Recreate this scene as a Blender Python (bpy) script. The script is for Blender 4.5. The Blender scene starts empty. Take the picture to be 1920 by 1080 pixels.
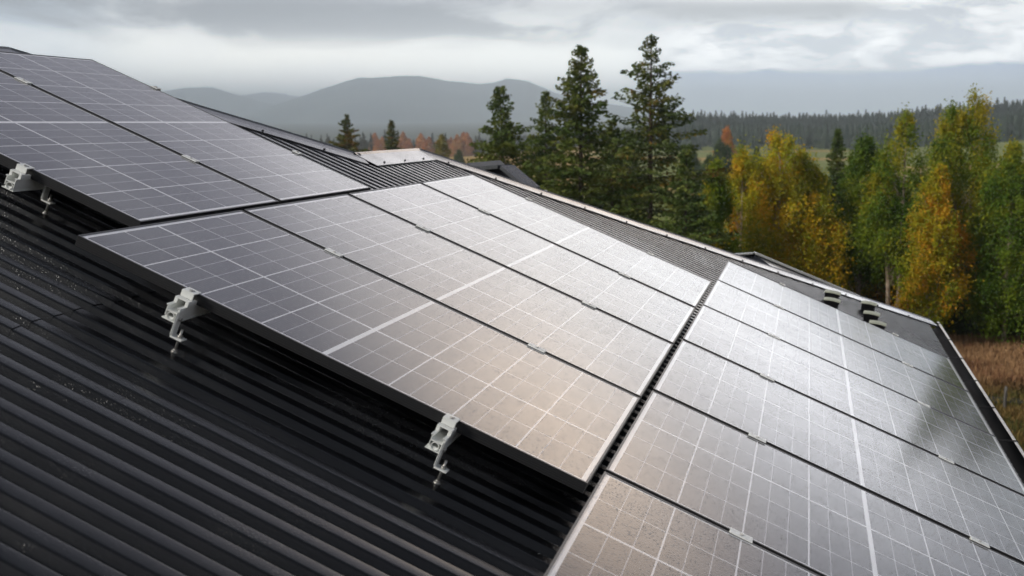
import bpy, bmesh, math, random
import numpy as np
from mathutils import Vector, Matrix
random.seed(7); RNG = np.random.default_rng(11)
R = math.radians
S = bpy.context.scene
C = S.collection

# ------------------------------------------------------------------ camera
F_PX, PITCH, YAW = 2258.61, 0.136776, -0.239936
CAM = Vector((2.15364, -3.23677, 0.34058))
TH = 0.399061                       # roof pitch
cam = bpy.data.cameras.new('camera'); camo = bpy.data.objects.new('camera', cam); C.objects.link(camo)
cam.sensor_width = 36.0; cam.lens = F_PX/1920*36; cam.clip_start = 0.05; cam.clip_end = 40000
FWD = Vector((math.sin(YAW)*math.cos(PITCH), math.cos(YAW)*math.cos(PITCH), -math.sin(PITCH)))
RIGHT = Vector((math.cos(YAW), -math.sin(YAW), 0)); UP = RIGHT.cross(FWD)
camo.matrix_world = Matrix.Translation(CAM) @ Matrix((RIGHT, UP, -FWD)).transposed().to_4x4()
cam.dof.use_dof = True; cam.dof.focus_distance = 5.0; cam.dof.aperture_fstop = 4.4; cam.dof.aperture_blades = 9
S.camera = camo

# ------------------------------------------------------------------ sky, sun, exposure
SUN_AZ, SUN_EL = R(-128), R(36)
world = bpy.data.worlds.new('World'); S.world = world; world.use_nodes = True
wt = world.node_tree; wt.nodes.clear()
class G:
    """tiny node helper"""
    def __init__(s, t): s.t = t
    def n(s, ty, **k):
        x = s.t.nodes.new(ty)
        for a, b in k.items(): setattr(x, a, b)
        return x
    def put(s, sock, v):
        if hasattr(v, 'links') or isinstance(v, bpy.types.NodeSocket): s.t.links.new(v, sock)
        elif isinstance(v, (tuple, list)) and sock.type == 'RGBA': sock.default_value = (*v, 1) if len(v) == 3 else v
        else: sock.default_value = v
    def m(s, op, a, b=0.0, c=0.0):
        x = s.n('ShaderNodeMath', operation=op)
        for i, v in enumerate((a, b, c)): s.put(x.inputs[i], v)
        return x.outputs[0]
    def mix(s, f, a, b):
        x = s.n('ShaderNodeMix', data_type='RGBA'); s.put(x.inputs[0], f); s.put(x.inputs[6], a); s.put(x.inputs[7], b); return x.outputs[2]
    def noise(s, vec, scale, detail=4, rough=.55, dist=0):
        x = s.n('ShaderNodeTexNoise'); x.inputs['Scale'].default_value = scale; x.inputs['Detail'].default_value = detail
        x.inputs['Roughness'].default_value = rough; x.inputs['Distortion'].default_value = dist
        if vec is not None: s.put(x.inputs['Vector'], vec)
        return x.outputs['Fac']
    def step(s, v, a, b, lo=0., hi=1.):
        x = s.n('ShaderNodeMapRange', interpolation_type='SMOOTHSTEP'); s.put(x.inputs[0], v)
        for i, q in enumerate((a, b, lo, hi)): s.put(x.inputs[i+1], q)
        return x.outputs[0]
    def ramp(s, v, pts):
        x = s.n('ShaderNodeValToRGB'); e = x.color_ramp.elements
        while len(e) < len(pts): e.new(.5)
        for q, (p, col) in zip(e, pts): q.position = p; q.color = (*col, 1)
        s.put(x.inputs[0], v); return x.outputs[0]
g = G(wt)
tc = g.n('ShaderNodeTexCoord'); sep = g.n('ShaderNodeSeparateXYZ'); g.put(sep.inputs[0], tc.outputs['Generated'])
X, Y, Z = sep.outputs
el = g.m('MULTIPLY', g.m('ARCSINE', Z), 57.2958); az = g.m('MULTIPLY', g.m('ARCTAN2', X, Y), 57.2958)
comb = g.n('ShaderNodeCombineXYZ'); g.put(comb.inputs[0], g.m('MULTIPLY', az, .05)); g.put(comb.inputs[1], g.m('MULTIPLY', el, .2)); 
nz = g.noise(comb.outputs[0], 1.6, 6, .58, .3)
comb2 = g.n('ShaderNodeCombineXYZ'); g.put(comb2.inputs[0], g.m('MULTIPLY', az, .1)); g.put(comb2.inputs[1], g.m('MULTIPLY', el, .28)); comb2.inputs[2].default_value = 7.3
nz2 = g.noise(comb2.outputs[0], 3.2, 7, .62, .25)
elw = g.m('ADD', el, g.m('ADD', g.m('MULTIPLY', g.m('SUBTRACT', nz, .5), 4.2), g.m('MULTIPLY', g.m('SUBTRACT', nz2, .5), 1.3)))
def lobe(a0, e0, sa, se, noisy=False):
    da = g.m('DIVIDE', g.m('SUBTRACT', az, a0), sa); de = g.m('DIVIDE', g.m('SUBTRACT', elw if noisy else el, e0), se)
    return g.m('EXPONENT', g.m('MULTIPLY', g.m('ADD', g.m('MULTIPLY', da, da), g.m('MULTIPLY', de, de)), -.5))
# low sky seen behind the mountains
low = g.ramp(g.m('DIVIDE', elw, 8), [(0, (.66, .71, .76)), (.12, (.78, .81, .81)), (.38, (.86, .87, .84)), (.54, (.56, .58, .60)), (.66, (.36, .38, .40)), (.85, (.36, .37, .39)), (1, (.42, .43, .45))])
low = g.mix(g.m('MULTIPLY', lobe(-24, 3.0, 7.5, .9), .7), low, (.98, .96, .88))
low = g.mix(g.m('MULTIPLY', lobe(-14, 2.6, 5, 1.0), .75), low, (.95, .94, .88))
low = g.mix(g.m('MULTIPLY', g.step(az, -29, -37), .75), low, (.44, .51, .58))
comb3 = g.n('ShaderNodeCombineXYZ'); g.put(comb3.inputs[0], g.m('MULTIPLY', az, .085)); g.put(comb3.inputs[1], g.m('MULTIPLY', el, .26)); comb3.inputs[2].default_value = 2.1
nz3 = g.noise(comb3.outputs[0], 1.5, 6, .55, .6)
low = g.mix(g.m('MULTIPLY', g.m('MULTIPLY', g.step(nz3, .44, .60), g.step(el, 3.0, 4.4)), .8), low, (.25, .265, .285))
low = g.mix(g.m('MULTIPLY', g.step(nz3, .50, .36), .45), low, (.86, .86, .84))
# cloud bank on the right with a ragged base and a blue rain band under it
wgt = g.step(az, -9, -5)
bank = g.mix(g.step(nz2, .38, .62), (.48, .505, .54), (.95, .95, .94))
bank = g.mix(g.m('MULTIPLY', g.step(g.m('ADD', el, g.m('MULTIPLY', g.m('SUBTRACT', nz2, .5), 2.5)), 4.2, 5.0), g.step(az, 4.5, 1)), bank, (.40, .41, .42))
base_el = g.m('ADD', g.m('ADD', 2.35, g.m('MULTIPLY', g.m('SUBTRACT', nz2, .5), 1.0)), g.m('MULTIPLY', g.step(az, 2, 10), .25))
rain = g.ramp(g.m('DIVIDE', el, 3), [(0, (.50, .58, .66)), (.25, (.45, .53, .63)), (.85, (.24, .30, .42)), (1, (.23, .29, .41))])
bank = g.mix(g.step(g.m('SUBTRACT', el, base_el), .10, -.22), bank, rain)
low = g.mix(wgt, low, bank)
lowb = g.n('ShaderNodeVectorMath', operation='SCALE'); g.put(lowb.inputs[0], low); g.put(lowb.inputs[3], g.step(el, 1.5, 5.5, 3.0, 1.55)); low = lowb.outputs[0]
# upper sky: heavy cloud, plus bright glow lobes added for the panels to reflect
up = g.mix(g.step(nz, .38, .64), (.40, .40, .50), (.72, .72, .80))
up = g.mix(g.step(el, 24, 42), up, (.15, .165, .20))
upb = g.n('ShaderNodeVectorMath', operation='SCALE'); g.put(upb.inputs[0], up); g.put(upb.inputs[3], g.step(Y, -.3, .5, .5, 1.0)); up = upb.outputs[0]
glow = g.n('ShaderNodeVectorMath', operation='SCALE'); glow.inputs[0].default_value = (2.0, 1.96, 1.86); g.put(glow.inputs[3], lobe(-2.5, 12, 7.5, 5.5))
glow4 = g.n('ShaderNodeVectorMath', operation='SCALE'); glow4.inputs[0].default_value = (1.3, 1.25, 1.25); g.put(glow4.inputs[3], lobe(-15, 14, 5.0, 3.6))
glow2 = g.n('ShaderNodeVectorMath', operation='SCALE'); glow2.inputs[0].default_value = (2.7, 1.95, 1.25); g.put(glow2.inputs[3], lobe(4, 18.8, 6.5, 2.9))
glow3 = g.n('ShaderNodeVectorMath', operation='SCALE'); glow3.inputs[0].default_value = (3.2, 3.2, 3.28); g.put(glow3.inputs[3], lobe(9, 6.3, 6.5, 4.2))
def vadd(a, b):
    x = g.n('ShaderNodeVectorMath', operation='ADD'); g.put(x.inputs[0], a); g.put(x.inputs[1], b); return x.outputs[0]
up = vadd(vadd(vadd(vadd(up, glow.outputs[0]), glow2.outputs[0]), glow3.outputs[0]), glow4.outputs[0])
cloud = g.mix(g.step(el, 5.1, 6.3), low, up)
sky = g.n('ShaderNodeTexSky', sky_type='NISHITA'); sky.sun_disc = False; sky.sun_elevation = SUN_EL; sky.sun_rotation = SUN_AZ
nis = g.n('ShaderNodeVectorMath', operation='SCALE'); g.put(nis.inputs[0], sky.outputs[0]); nis.inputs[3].default_value = .08
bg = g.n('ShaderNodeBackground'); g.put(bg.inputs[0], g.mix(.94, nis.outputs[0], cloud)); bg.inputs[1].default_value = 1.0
wo = g.n('ShaderNodeOutputWorld'); wt.links.new(bg.outputs[0], wo.inputs[0])

sl = bpy.data.lights.new('sun', 'SUN'); sl.energy = 2.7; sl.angle = R(12); sl.color = (1, .95, .88)
so = bpy.data.objects.new('sun', sl); C.objects.link(so)
sd = Vector((math.sin(SUN_AZ)*math.cos(SUN_EL), math.cos(SUN_AZ)*math.cos(SUN_EL), math.sin(SUN_EL)))
so.rotation_euler = sd.to_track_quat('Z', 'Y').to_euler()
S.view_settings.view_transform = 'Standard'; S.view_settings.look = 'None'
S.view_settings.exposure = 0.0; S.view_settings.gamma = 1.0; S.view_settings.use_curve_mapping = False
S.render.engine = 'CYCLES'
try: S.cycles.use_denoising = True
except Exception: pass
S.cycles.max_bounces = 8; S.cycles.volume_bounces = 1; S.cycles.transparent_max_bounces = 8

# ------------------------------------------------------------------ helpers
def ray(px, py):
    return (FWD + RIGHT*((px-960)/F_PX) - UP*((py-540)/F_PX))
def at(px, py, t): return CAM + ray(px, py)*t                      # point seen at a pixel, t metres deep
def azdir(px):
    d = ray(px, 229); d.z = 0; return d.normalized()
cT, sT = math.cos(TH), math.sin(TH)
def rp(u, v, h=0.0): return Vector((u*cT+h*sT, v, -u*sT+h*cT))     # roof coordinates -> world
ROT = (0, TH, 0)

def mat(name, color=(.5, .5, .5), rough=.5, metal=0., spec=.5, coat=0., build=None):
    m = bpy.data.materials.new(name); m.use_nodes = True
    t = m.node_tree; p = t.nodes['Principled BSDF']
    p.inputs['Base Color'].default_value = (*color, 1); p.inputs['Roughness'].default_value = rough
    p.inputs['Metallic'].default_value = metal; p.inputs['Specular IOR Level'].default_value = spec
    p.inputs['Coat Weight'].default_value = coat
    if build: build(G(t), p)
    return m
def bump(gg, p, height, strength, dist):
    b = gg.n('ShaderNodeBump'); b.inputs['Strength'].default_value = strength; b.inputs['Distance'].default_value = dist
    gg.put(b.inputs['Height'], height); gg.t.links.new(b.outputs[0], p.inputs['Normal'])
def ocoord(gg): return gg.n('ShaderNodeTexCoord').outputs['Object']
def tag(o, label=None, cat=None, group=None, kind=None):
    for k, v in (('label', label), ('category', cat), ('group', group), ('kind', kind)):
        if v: o[k] = v
    return o
def obj(name, me, parent=None, loc=(0, 0, 0), rot=None):
    o = bpy.data.objects.new(name, me); C.objects.link(o); o.location = loc
    if rot: o.rotation_euler = rot
    if parent: o.parent = parent
    return o
def empty(name, loc=(0, 0, 0), rot=None):
    o = bpy.data.objects.new(name, None); C.objects.link(o); o.location = loc; o.empty_display_size = .1
    if rot: o.rotation_euler = rot
    return o
class MB:
    """collects verts / faces / material index"""
    def __init__(s): s.v = []; s.f = []; s.mi = []; s.sm = []
    def face(s, pts, mi=0, sm=False):
        b = len(s.v); s.v += [tuple(p) for p in pts]; s.f.append(tuple(range(b, b+len(pts)))); s.mi.append(mi); s.sm.append(sm)
    def box(s, x0, x1, y0, y1, z0, z1, mi=0, M=None):
        P = [Vector(q) for q in ((x0,y0,z0),(x1,y0,z0),(x1,y1,z0),(x0,y1,z0),(x0,y0,z1),(x1,y0,z1),(x1,y1,z1),(x0,y1,z1))]
        if M is not None: P = [M @ q for q in P]
        b = len(s.v); s.v += [tuple(q) for q in P]
        for f in ((0,3,2,1),(4,5,6,7),(0,1,5,4),(1,2,6,5),(2,3,7,6),(3,0,4,7)): s.f.append(tuple(b+i for i in f)); s.mi.append(mi); s.sm.append(False)
    def tube(s, pts, radii, n=8, mi=0, caps=True):
        pts = [Vector(p) for p in pts]; b0 = len(s.v)
        for i, p in enumerate(pts):
            d = (pts[min(i+1, len(pts)-1)]-pts[max(i-1, 0)]).normalized()
            a = d.orthogonal().normalized() if abs(d.z) < .9 else Vector((1, 0, 0)).cross(d).normalized()
            c = d.cross(a)
            for k in range(n):
                t = 2*math.pi*k/n; s.v.append(tuple(p+(a*math.cos(t)+c*math.sin(t))*radii[i]))
        for i in range(len(pts)-1):
            for k in range(n):
                s.f.append((b0+i*n+k, b0+i*n+(k+1)%n, b0+(i+1)*n+(k+1)%n, b0+(i+1)*n+k)); s.mi.append(mi); s.sm.append(True)
        if caps:
            s.f.append(tuple(b0+k for k in range(n))[::-1]); s.mi.append(mi); s.sm.append(False)
            e = b0+(len(pts)-1)*n; s.f.append(tuple(e+k for k in range(n))); s.mi.append(mi); s.sm.append(False)
    def prism(s, prof, y0, y1, mi=0):
        """2-D outline (x,z), counter-clockwise, extruded along y"""
        n = len(prof); b = len(s.v)
        s.v += [(x, y0, z) for x, z in prof]+[(x, y1, z) for x, z in prof]
        for k in range(n): s.f.append((b+k, b+(k+1)%n, b+n+(k+1)%n, b+n+k)); s.mi.append(mi); s.sm.append(False)
        s.f.append(tuple(b+k for k in range(n))[::-1]); s.f.append(tuple(b+n+k for k in range(n))); s.mi += [mi, mi]; s.sm += [False, False]
    def mesh(s, name, mats):
        me = bpy.data.meshes.new(name); me.from_pydata(s.v, [], s.f)
        for m in (mats if isinstance(mats, (list, tuple)) else [mats]): me.materials.append(m)
        me.polygons.foreach_set('material_index', s.mi); me.polygons.foreach_set('use_smooth', s.sm); me.update(); return me
    def build(s, name, mats, parent=None, loc=(0, 0, 0), rot=None, bevel=0):
        me = s.mesh(name, mats)
        if bevel:
            bm = bmesh.new(); bm.from_mesh(me)
            bmesh.ops.remove_doubles(bm, verts=bm.verts, dist=1e-6); bmesh.ops.recalc_face_normals(bm, faces=bm.faces)
            bmesh.ops.bevel(bm, geom=[e for e in bm.edges if len(e.link_faces) == 2 and e.calc_face_angle(0) > .6], offset=bevel, segments=1, affect='EDGES', clamp_overlap=True)
            bm.to_mesh(me); bm.free()
        return obj(name, me, parent, loc, rot)
def copy_tree(o, parent=None):
    c = o.copy(); C.objects.link(c)
    if parent: c.parent = parent
    for ch in list(o.children): copy_tree(ch, c)
    return c

# ------------------------------------------------------------------ materials
def b_glass(kind):
    def f(gg, p):
        oc = ocoord(gg)
        oi = gg.n('ShaderNodeObjectInfo').outputs['Random']
        off = gg.n('ShaderNodeVectorMath', operation='ADD'); gg.put(off.inputs[0], oc)
        cb = gg.n('ShaderNodeCombineXYZ'); gg.put(cb.inputs[0], gg.m('MULTIPLY', oi, 37)); gg.put(off.inputs[1], cb.outputs[0]); v = off.outputs[0]
        sp = gg.n('ShaderNodeSeparateXYZ'); gg.put(sp.inputs[0], oc)
        if kind == 'cell':
            bus = gg.m('FRACT', gg.m('MULTIPLY', gg.m('SUBTRACT', sp.outputs[1], .018), 12/.212))
            line = gg.m('LESS_THAN', bus, .10)
            col = gg.mix(gg.noise(v, 2.2, 2), (.010, .011, .020), (.018, .017, .030))
            gg.put(p.inputs['Base Color'], gg.mix(gg.m('MULTIPLY', line, .6), col, (.20, .20, .23)))
        vo = gg.n('ShaderNodeTexVoronoi'); vo.inputs['Scale'].default_value = 150; vo.inputs['Randomness'].default_value = 1; gg.put(vo.inputs['Vector'], v)
        sc = gg.n('ShaderNodeSeparateColor'); gg.put(sc.inputs[0], vo.outputs['Color'])
        size = gg.m('ADD', .16, gg.m('MULTIPLY', sc.outputs[1], .26))
        drop = gg.m('LESS_THAN', vo.outputs['Distance'], size)            # rain beads of uneven size
        wetn = gg.noise(v, 5, 3, .6)
        drop = gg.m('MULTIPLY', drop, gg.m('GREATER_THAN', sc.outputs[0], gg.step(wetn, .35, .65, .75, .25)))
        dome = gg.m('MULTIPLY', drop, gg.m('SQRT', gg.m('SUBTRACT', 1.0, gg.m('POWER', gg.m('MINIMUM', gg.m('DIVIDE', vo.outputs['Distance'], size), 1.0), 2.0))))
        wet = gg.noise(v, 3.5, 3, .6)
        gg.put(p.inputs['Roughness'], gg.m('ADD', gg.m('MULTIPLY', wet, .10), .07))
        bump(gg, p, dome, .65, .0010)
    return f
M = {}
M['cell'] = mat('silicon_cell', (.015, .015, .03), .12, spec=.75, build=b_glass('cell'))
M['sheet'] = mat('white_backsheet_under_glass', (.86, .86, .88), .12, spec=.6, build=b_glass('sheet'))
M['grid'] = mat('cell_gap_under_glass', (.80, .80, .83), .12, spec=.6, build=b_glass('sheet'))
M['finegrid'] = mat('cut_line_under_glass', (.50, .50, .54), .12, spec=.6, build=b_glass('sheet'))
M['frame'] = mat('black_anodised_frame', (.018, .018, .019), .38, metal=.0, spec=.6, build=lambda gg, p: bump(gg, p, gg.noise(ocoord(gg), 300, 3), .12, .0005))
def b_alu(gg, p):
    oc = ocoord(gg); n = gg.noise(oc, 35, 5, .65)
    gg.put(p.inputs['Base Color'], gg.mix(n, (.82, .84, .80), (.93, .94, .91)))
    gg.put(p.inputs['Roughness'], gg.step(gg.noise(oc, 90, 3), .3, .7, .28, .5)); bump(gg, p, gg.noise(oc, 400, 3), .15, .0004)
M['alu'] = mat('bare_aluminium', (.7, .7, .68), .35, metal=.05, build=b_alu)
M['steel'] = mat('zinc_steel', (.50, .49, .46), .32, metal=.8, build=lambda gg, p: bump(gg, p, gg.noise(ocoord(gg), 300, 3), .2, .0005))
M['dark'] = mat('dark_hole', (.01, .01, .01), .7)
def b_roof(dk):
    def f(gg, p):
        oc = ocoord(gg)
        mp = gg.n('ShaderNodeMapping'); mp.inputs['Scale'].default_value = (.35, 3, 3); gg.put(mp.inputs[0], oc)
        streak = gg.noise(mp.outputs[0], 4, 5, .6); wet = gg.noise(oc, 1.7, 4, .6, .4)
        gg.put(p.inputs['Base Color'], gg.mix(streak, tuple(c*.75 for c in dk), tuple(c*1.25 for c in dk)))
        vo = gg.n('ShaderNodeTexVoronoi'); vo.inputs['Scale'].default_value = 130; gg.put(vo.inputs['Vector'], oc)
        drop = gg.m('MULTIPLY', gg.step(vo.outputs['Distance'], .40, .08), gg.step(gg.noise(oc, 3.5, 4, .6), .42, .60))
        gg.put(p.inputs['Roughness'], gg.m('SUBTRACT', gg.step(wet, .35, .65, .20, .28), gg.m('MULTIPLY', drop, .04)))
        bump(gg, p, gg.m('ADD', drop, gg.m('MULTIPLY', gg.noise(oc, 260, 3, .7), .12)), .45, .0010)
    return f
M['roof'] = mat('anthracite_roof_steel', (.02, .02, .022), .4, spec=.6, build=b_roof((.006, .0065, .008)))
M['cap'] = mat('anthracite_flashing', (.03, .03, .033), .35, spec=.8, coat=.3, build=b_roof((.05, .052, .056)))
M['wall'] = mat('dark_wall_boards', (.03, .031, .034), .7, build=lambda gg, p: bump(gg, p, gg.m('FRACT', gg.m('MULTIPLY', gg.n('ShaderNodeSeparateXYZ').outputs[2], 1)), .1, .001))
M['gutter'] = mat('gutter_steel', (.006, .006, .007), .75, spec=.15)
M['rim'] = mat('pale_gutter_rim', (.55, .55, .53), .4, metal=.3, build=lambda gg, p: gg.put(p.inputs['Base Color'], gg.mix(gg.noise(ocoord(gg), 6, 4), (.40, .40, .38), (.66, .66, .63))))
M['moss'] = mat('pale_lichen_cap', (.42, .44, .34), .7, build=lambda gg, p: gg.put(p.inputs['Base Color'], gg.mix(gg.noise(ocoord(gg), 30, 4), (.34, .37, .27), (.56, .57, .48))))
M['white'] = mat('white_plastic', (.75, .75, .73), .5)

# ------------------------------------------------------------------ solar panels
L, W, GAP = 1.71463, 1.096, 0.02523
GAB, GBC, VA, VC = 0.0241, 0.02466, 0.40141, 0.18690
TF = .032                                              # frame depth
def panel_mesh(flip):
    b = MB(); zt = -.0018
    us = [(.007, .022, 'w')]
    def run(u0):
        o = []; p = .0689
        for k in range(12):
            a, e = u0+k*p, u0+(k+1)*p
            o.append((a, e, 'c'))
        return o
    # u bands: cells and the gaps between them
    U = [(.007, .022, 'sheet')]
    for u0 in (.022, .8656):
        for k in range(12):
            a = u0+k*.0689; e = a+.0689
            gl = 0 if k == 0 else (.0025 if k % 3 == 0 else .0013); gr = 0 if k == 11 else (.0025 if (k+1) % 3 == 0 else .0013)
            if gl: U.append((a, a+gl, 'grid' if k % 3 == 0 else 'finegrid'))
            U.append((a+gl, e-gr, 'cell'))
            if gr: U.append((e-gr, e, 'grid' if (k+1) % 3 == 0 else 'finegrid'))
        U.append((.8488, .8656, 'sheet') if u0 < .5 else (1.6924, L-.007, 'sheet'))
    V = [(.007, .018, 'sheet')]
    thick = 3 if flip else 2
    for k in range(5):
        a = .018+k*.212; e = a+.212
        gl = 0 if k == 0 else (.0055 if k == thick else .0020); gr = 0 if k == 4 else (.0055 if k+1 == thick else .0020)
        if gl: V.append((a, a+gl, 'sheet' if k == thick else 'grid'))
        V.append((a+gl, e-gr, 'cell'))
        if gr: V.append((e-gr, e, 'sheet' if k+1 == thick else 'grid'))
    V.append((1.078, W-.007, 'sheet'))
    order = {'cell': 0, 'finegrid': 1, 'grid': 2, 'sheet': 3}
    ucuts = [U[0][0]]+[x[1] for x in U]; vcuts = [V[0][0]]+[x[1] for x in V]
    nu, nv = len(ucuts), len(vcuts)
    b.v = [(u, v, zt) for u in ucuts for v in vcuts]
    for i, (_, _, ku) in enumerate(U):
        for j, (_, _, kv) in enumerate(V):
            b.f.append((i*nv+j, (i+1)*nv+j, (i+1)*nv+j+1, i*nv+j+1)); b.mi.append(max(order[ku], order[kv])); b.sm.append(False)
    return b.mesh('cell_face', [M['cell'], M['finegrid'], M['grid'], M['sheet']])
def frame_mesh():
    b = MB(); w = .007
    for (x0, x1, y0, y1) in ((0, L, 0, w), (0, L, W-w, W), (0, w, w, W-w), (L-w, L, w, W-w)):
        b.box(x0, x1, y0, y1, -.0045, 0)
    for (x0, x1, y0, y1) in ((.0012, L-.0012, .0012, .003), (.0012, L-.0012, W-.003, W-.0012), (.0012, .003, .003, W-.003), (L-.003, L-.0012, .003, W-.003)):
        b.box(x0, x1, y0, y1, -TF, -.0045)             # thin outer wall, slightly recessed below the lip
    for z in (-.011, -.0175, -.024):                   # extrusion ribs on the long faces
        b.box(.001, L-.001, 0.0002, .0012, z-.0016, z); b.box(.0002, .0012, .001, W-.001, z-.0016, z); b.box(L-.0012, L-.0002, .001, W-.001, z-.0016, z)
    for (x0, x1, y0, y1) in ((0, L, 0, .024), (0, L, W-.024, W), (0, .024, .024, W-.024), (L-.024, L, .024, W-.024)):
        b.box(x0, x1, y0, y1, -TF-.0015, -TF)          # bottom flange
    return b.mesh('frame', M['frame'])
PM = {False: panel_mesh(False), True: panel_mesh(True)}; FM = frame_mesh()
bk = MB(); bk.box(.0035, L-.0035, .0035, W-.0035, -.0065, -.0045); BK = bk.mesh('back_cover', M['dark'])
def panel(u, v, label, flip=False):
    root = empty('solar_panel', rp(u, v, 0), (random.uniform(-.0016, .0016), TH+random.uniform(-.0008, .0008), random.uniform(-.0005, .0005)))
    tag(root, label, 'solar panel', 'solar panels mounted on the roof')
    obj('cell_face', PM[flip], root); obj('frame', FM, root); obj('back_cover', BK, root)
    return root
PITCHV = W+GAP
B_LAB = ['nearest solar panel of the middle column, its free black edge above two bracket feet',
         'second solar panel from the front of the middle column, fading to pale grey',
         'solar panel of the middle column, third from its front edge, almost white with reflected cloud',
         'farthest solar panel of the middle column, brightest one with bare ribbed roof beyond it']
for i, lab in enumerate(B_LAB): panel(0, i*PITCHV, lab)
panel(-GAB-L, VA, 'bluish solar panel at the upper left, its front edge over the left rail end')
panel(-GAB-L, VA+PITCHV, 'uppermost solar panel at the left whose top edge stands against the sky')
C_LAB = ['solar panel cut by the bottom edge of the photo, brownest reflection of the lower column',
         'second solar panel from the photo bottom in the lower column, brownish at its left',
         'solar panel of the lower column, third from the bottom, even light grey',
         'fourth solar panel up in the lower column, dark tree reflection on its right corner',
         'solar panel of the lower column, second from its far end, pale lavender grey',
         'farthest solar panel of the lower column, beside the small mossy roof vents']
for i, lab in enumerate(C_LAB): panel(L+GBC, VC+(i-1)*PITCHV, lab, True)

# ------------------------------------------------------------------ rails, feet, clamps
HR = -.165                                             # height of the roof crests below the panel tops
RT, RB = -TF-.002, -.080                               # rail top and bottom
def rail_mesh(length):
    b = MB(); w = .019; t = .0022
    # open channel on a hollow foot, with two lips on top
    b.box(-w, -w+t, 0, length, RT-.034, RT); b.box(w-t, w, 0, length, RT-.034, RT)
    b.box(-w-.004, -w+.006, 0, length, RT-.003, RT+.0005); b.box(w-.006, w+.004, 0, length, RT-.003, RT+.0005)
    b.box(-w+t, w-t, 0, length, RT-.019, RT-.016); b.box(-w-.007, w+.002, 0, length, RB, RB+.0025)
    b.box(-w+t, w-t, .004, length, RB+.003, RT-.034)    # mass behind the tube end
    n = 16; y0 = -.0
    cz = (RT-.019+RB+.0025)/2; r = .0105
    for k in range(n):                                  # ring at the open end
        a0, a1 = 2*math.pi*k/n, 2*math.pi*(k+1)/n
        b.box(-.001, .001, 0, .01, r, r+.0022, M=Matrix.Translation((0, 0, cz)) @ Matrix.Rotation((a0+a1)/2, 4, 'Y') @ Matrix.Diagonal((2.4, 1, 1, 1)))
    return b
def bolt(b, x, y, z0, z1, r=.0035, mi=0):
    b.tube([(x, y, z0), (x, y, z1)], [r, r], 10, mi)
def rail(u, v0, v1, label, feet, front_foot=True):
    root = empty('mounting_rail', rp(u, v0, 0), ROT)
    tag(root, label, 'mounting rail', 'aluminium rails under the panels')
    rail_mesh(v1-v0).build('profile', M['alu'], root)
    for k, fy in enumerate(feet):
        b = MB(); x0 = .0205
        # L-shaped foot: upright plate against the rail, flange reaching downslope
        b.box(x0, x0+.0045, fy-.015, fy+.015, -.118, -.038)
        b.box(x0, x0+.040, fy-.017, fy+.017, -.1225, -.118)
        b.box(x0-.002, x0+.0005, fy-.017, fy-.0125, -.116, -.042)
        ft = b.build('roof_bracket', M['alu'], root, bevel=.0008)
        b = MB(); bx = x0+.024
        bolt(b, bx, fy, HR+.004, -.092, .0042)
        b.tube([(bx, fy, -.118), (bx, fy, -.112)], [.0075, .0075], 6); b.tube([(bx, fy, -.1285), (bx, fy, -.1228)], [.0075, .0075], 6)
        b.tube([(bx, fy, -.111), (bx, fy, -.1095)], [.009, .009], 12)
        b.build('hanger_bolt', M['steel'], ft)
        b = MB(); b.tube([(bx, fy, HR-.001), (bx, fy, HR+.004)], [.0115, .010], 14); b.tube([(bx, fy, HR+.004), (bx, fy, HR+.009)], [.0075, .0075], 6)
        b.build('sealing_washer', M['steel'], ft)
        b = MB(); b.tube([(x0+.0045, fy, -.066), (x0+.0115, fy, -.066)], [.0068, .0068], 6); b.build('rail_bolt', M['steel'], ft)
    return root
FRONT = -.095
rail(.414, FRONT, 4.53, 'aluminium rail end under the nearest middle panel, the foot standing left of the photo centre', [.012, 1.3, 2.6, 3.9])
rail(1.288, FRONT, 4.53, 'aluminium rail end under the nearest middle panel, close to its lower right corner', [.012, 1.3, 2.6, 3.9])
rail(-.485, VA-.072, VA+2.3, 'aluminium rail end poking out under the upper left panel', [.19, 1.4, 2.2])
rail(-1.343, VA-.072, VA+2.3, 'aluminium rail high under the upper left panels, near the left photo edge', [.19, 1.4, 2.2])
C_U = (2.171, 3.049)
rail(C_U[0], VC-PITCHV-.09, VC+5*PITCHV+.02, 'aluminium rail carrying the upper half of the lower panel column', [.04, 1.5, 3, 4.5, 6])
rail(C_U[1], VC-PITCHV-.09, VC+5*PITCHV+.02, 'aluminium rail carrying the lower half of the lower panel column, nearest the gutter', [.04, 1.5, 3, 4.5, 6])

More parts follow.
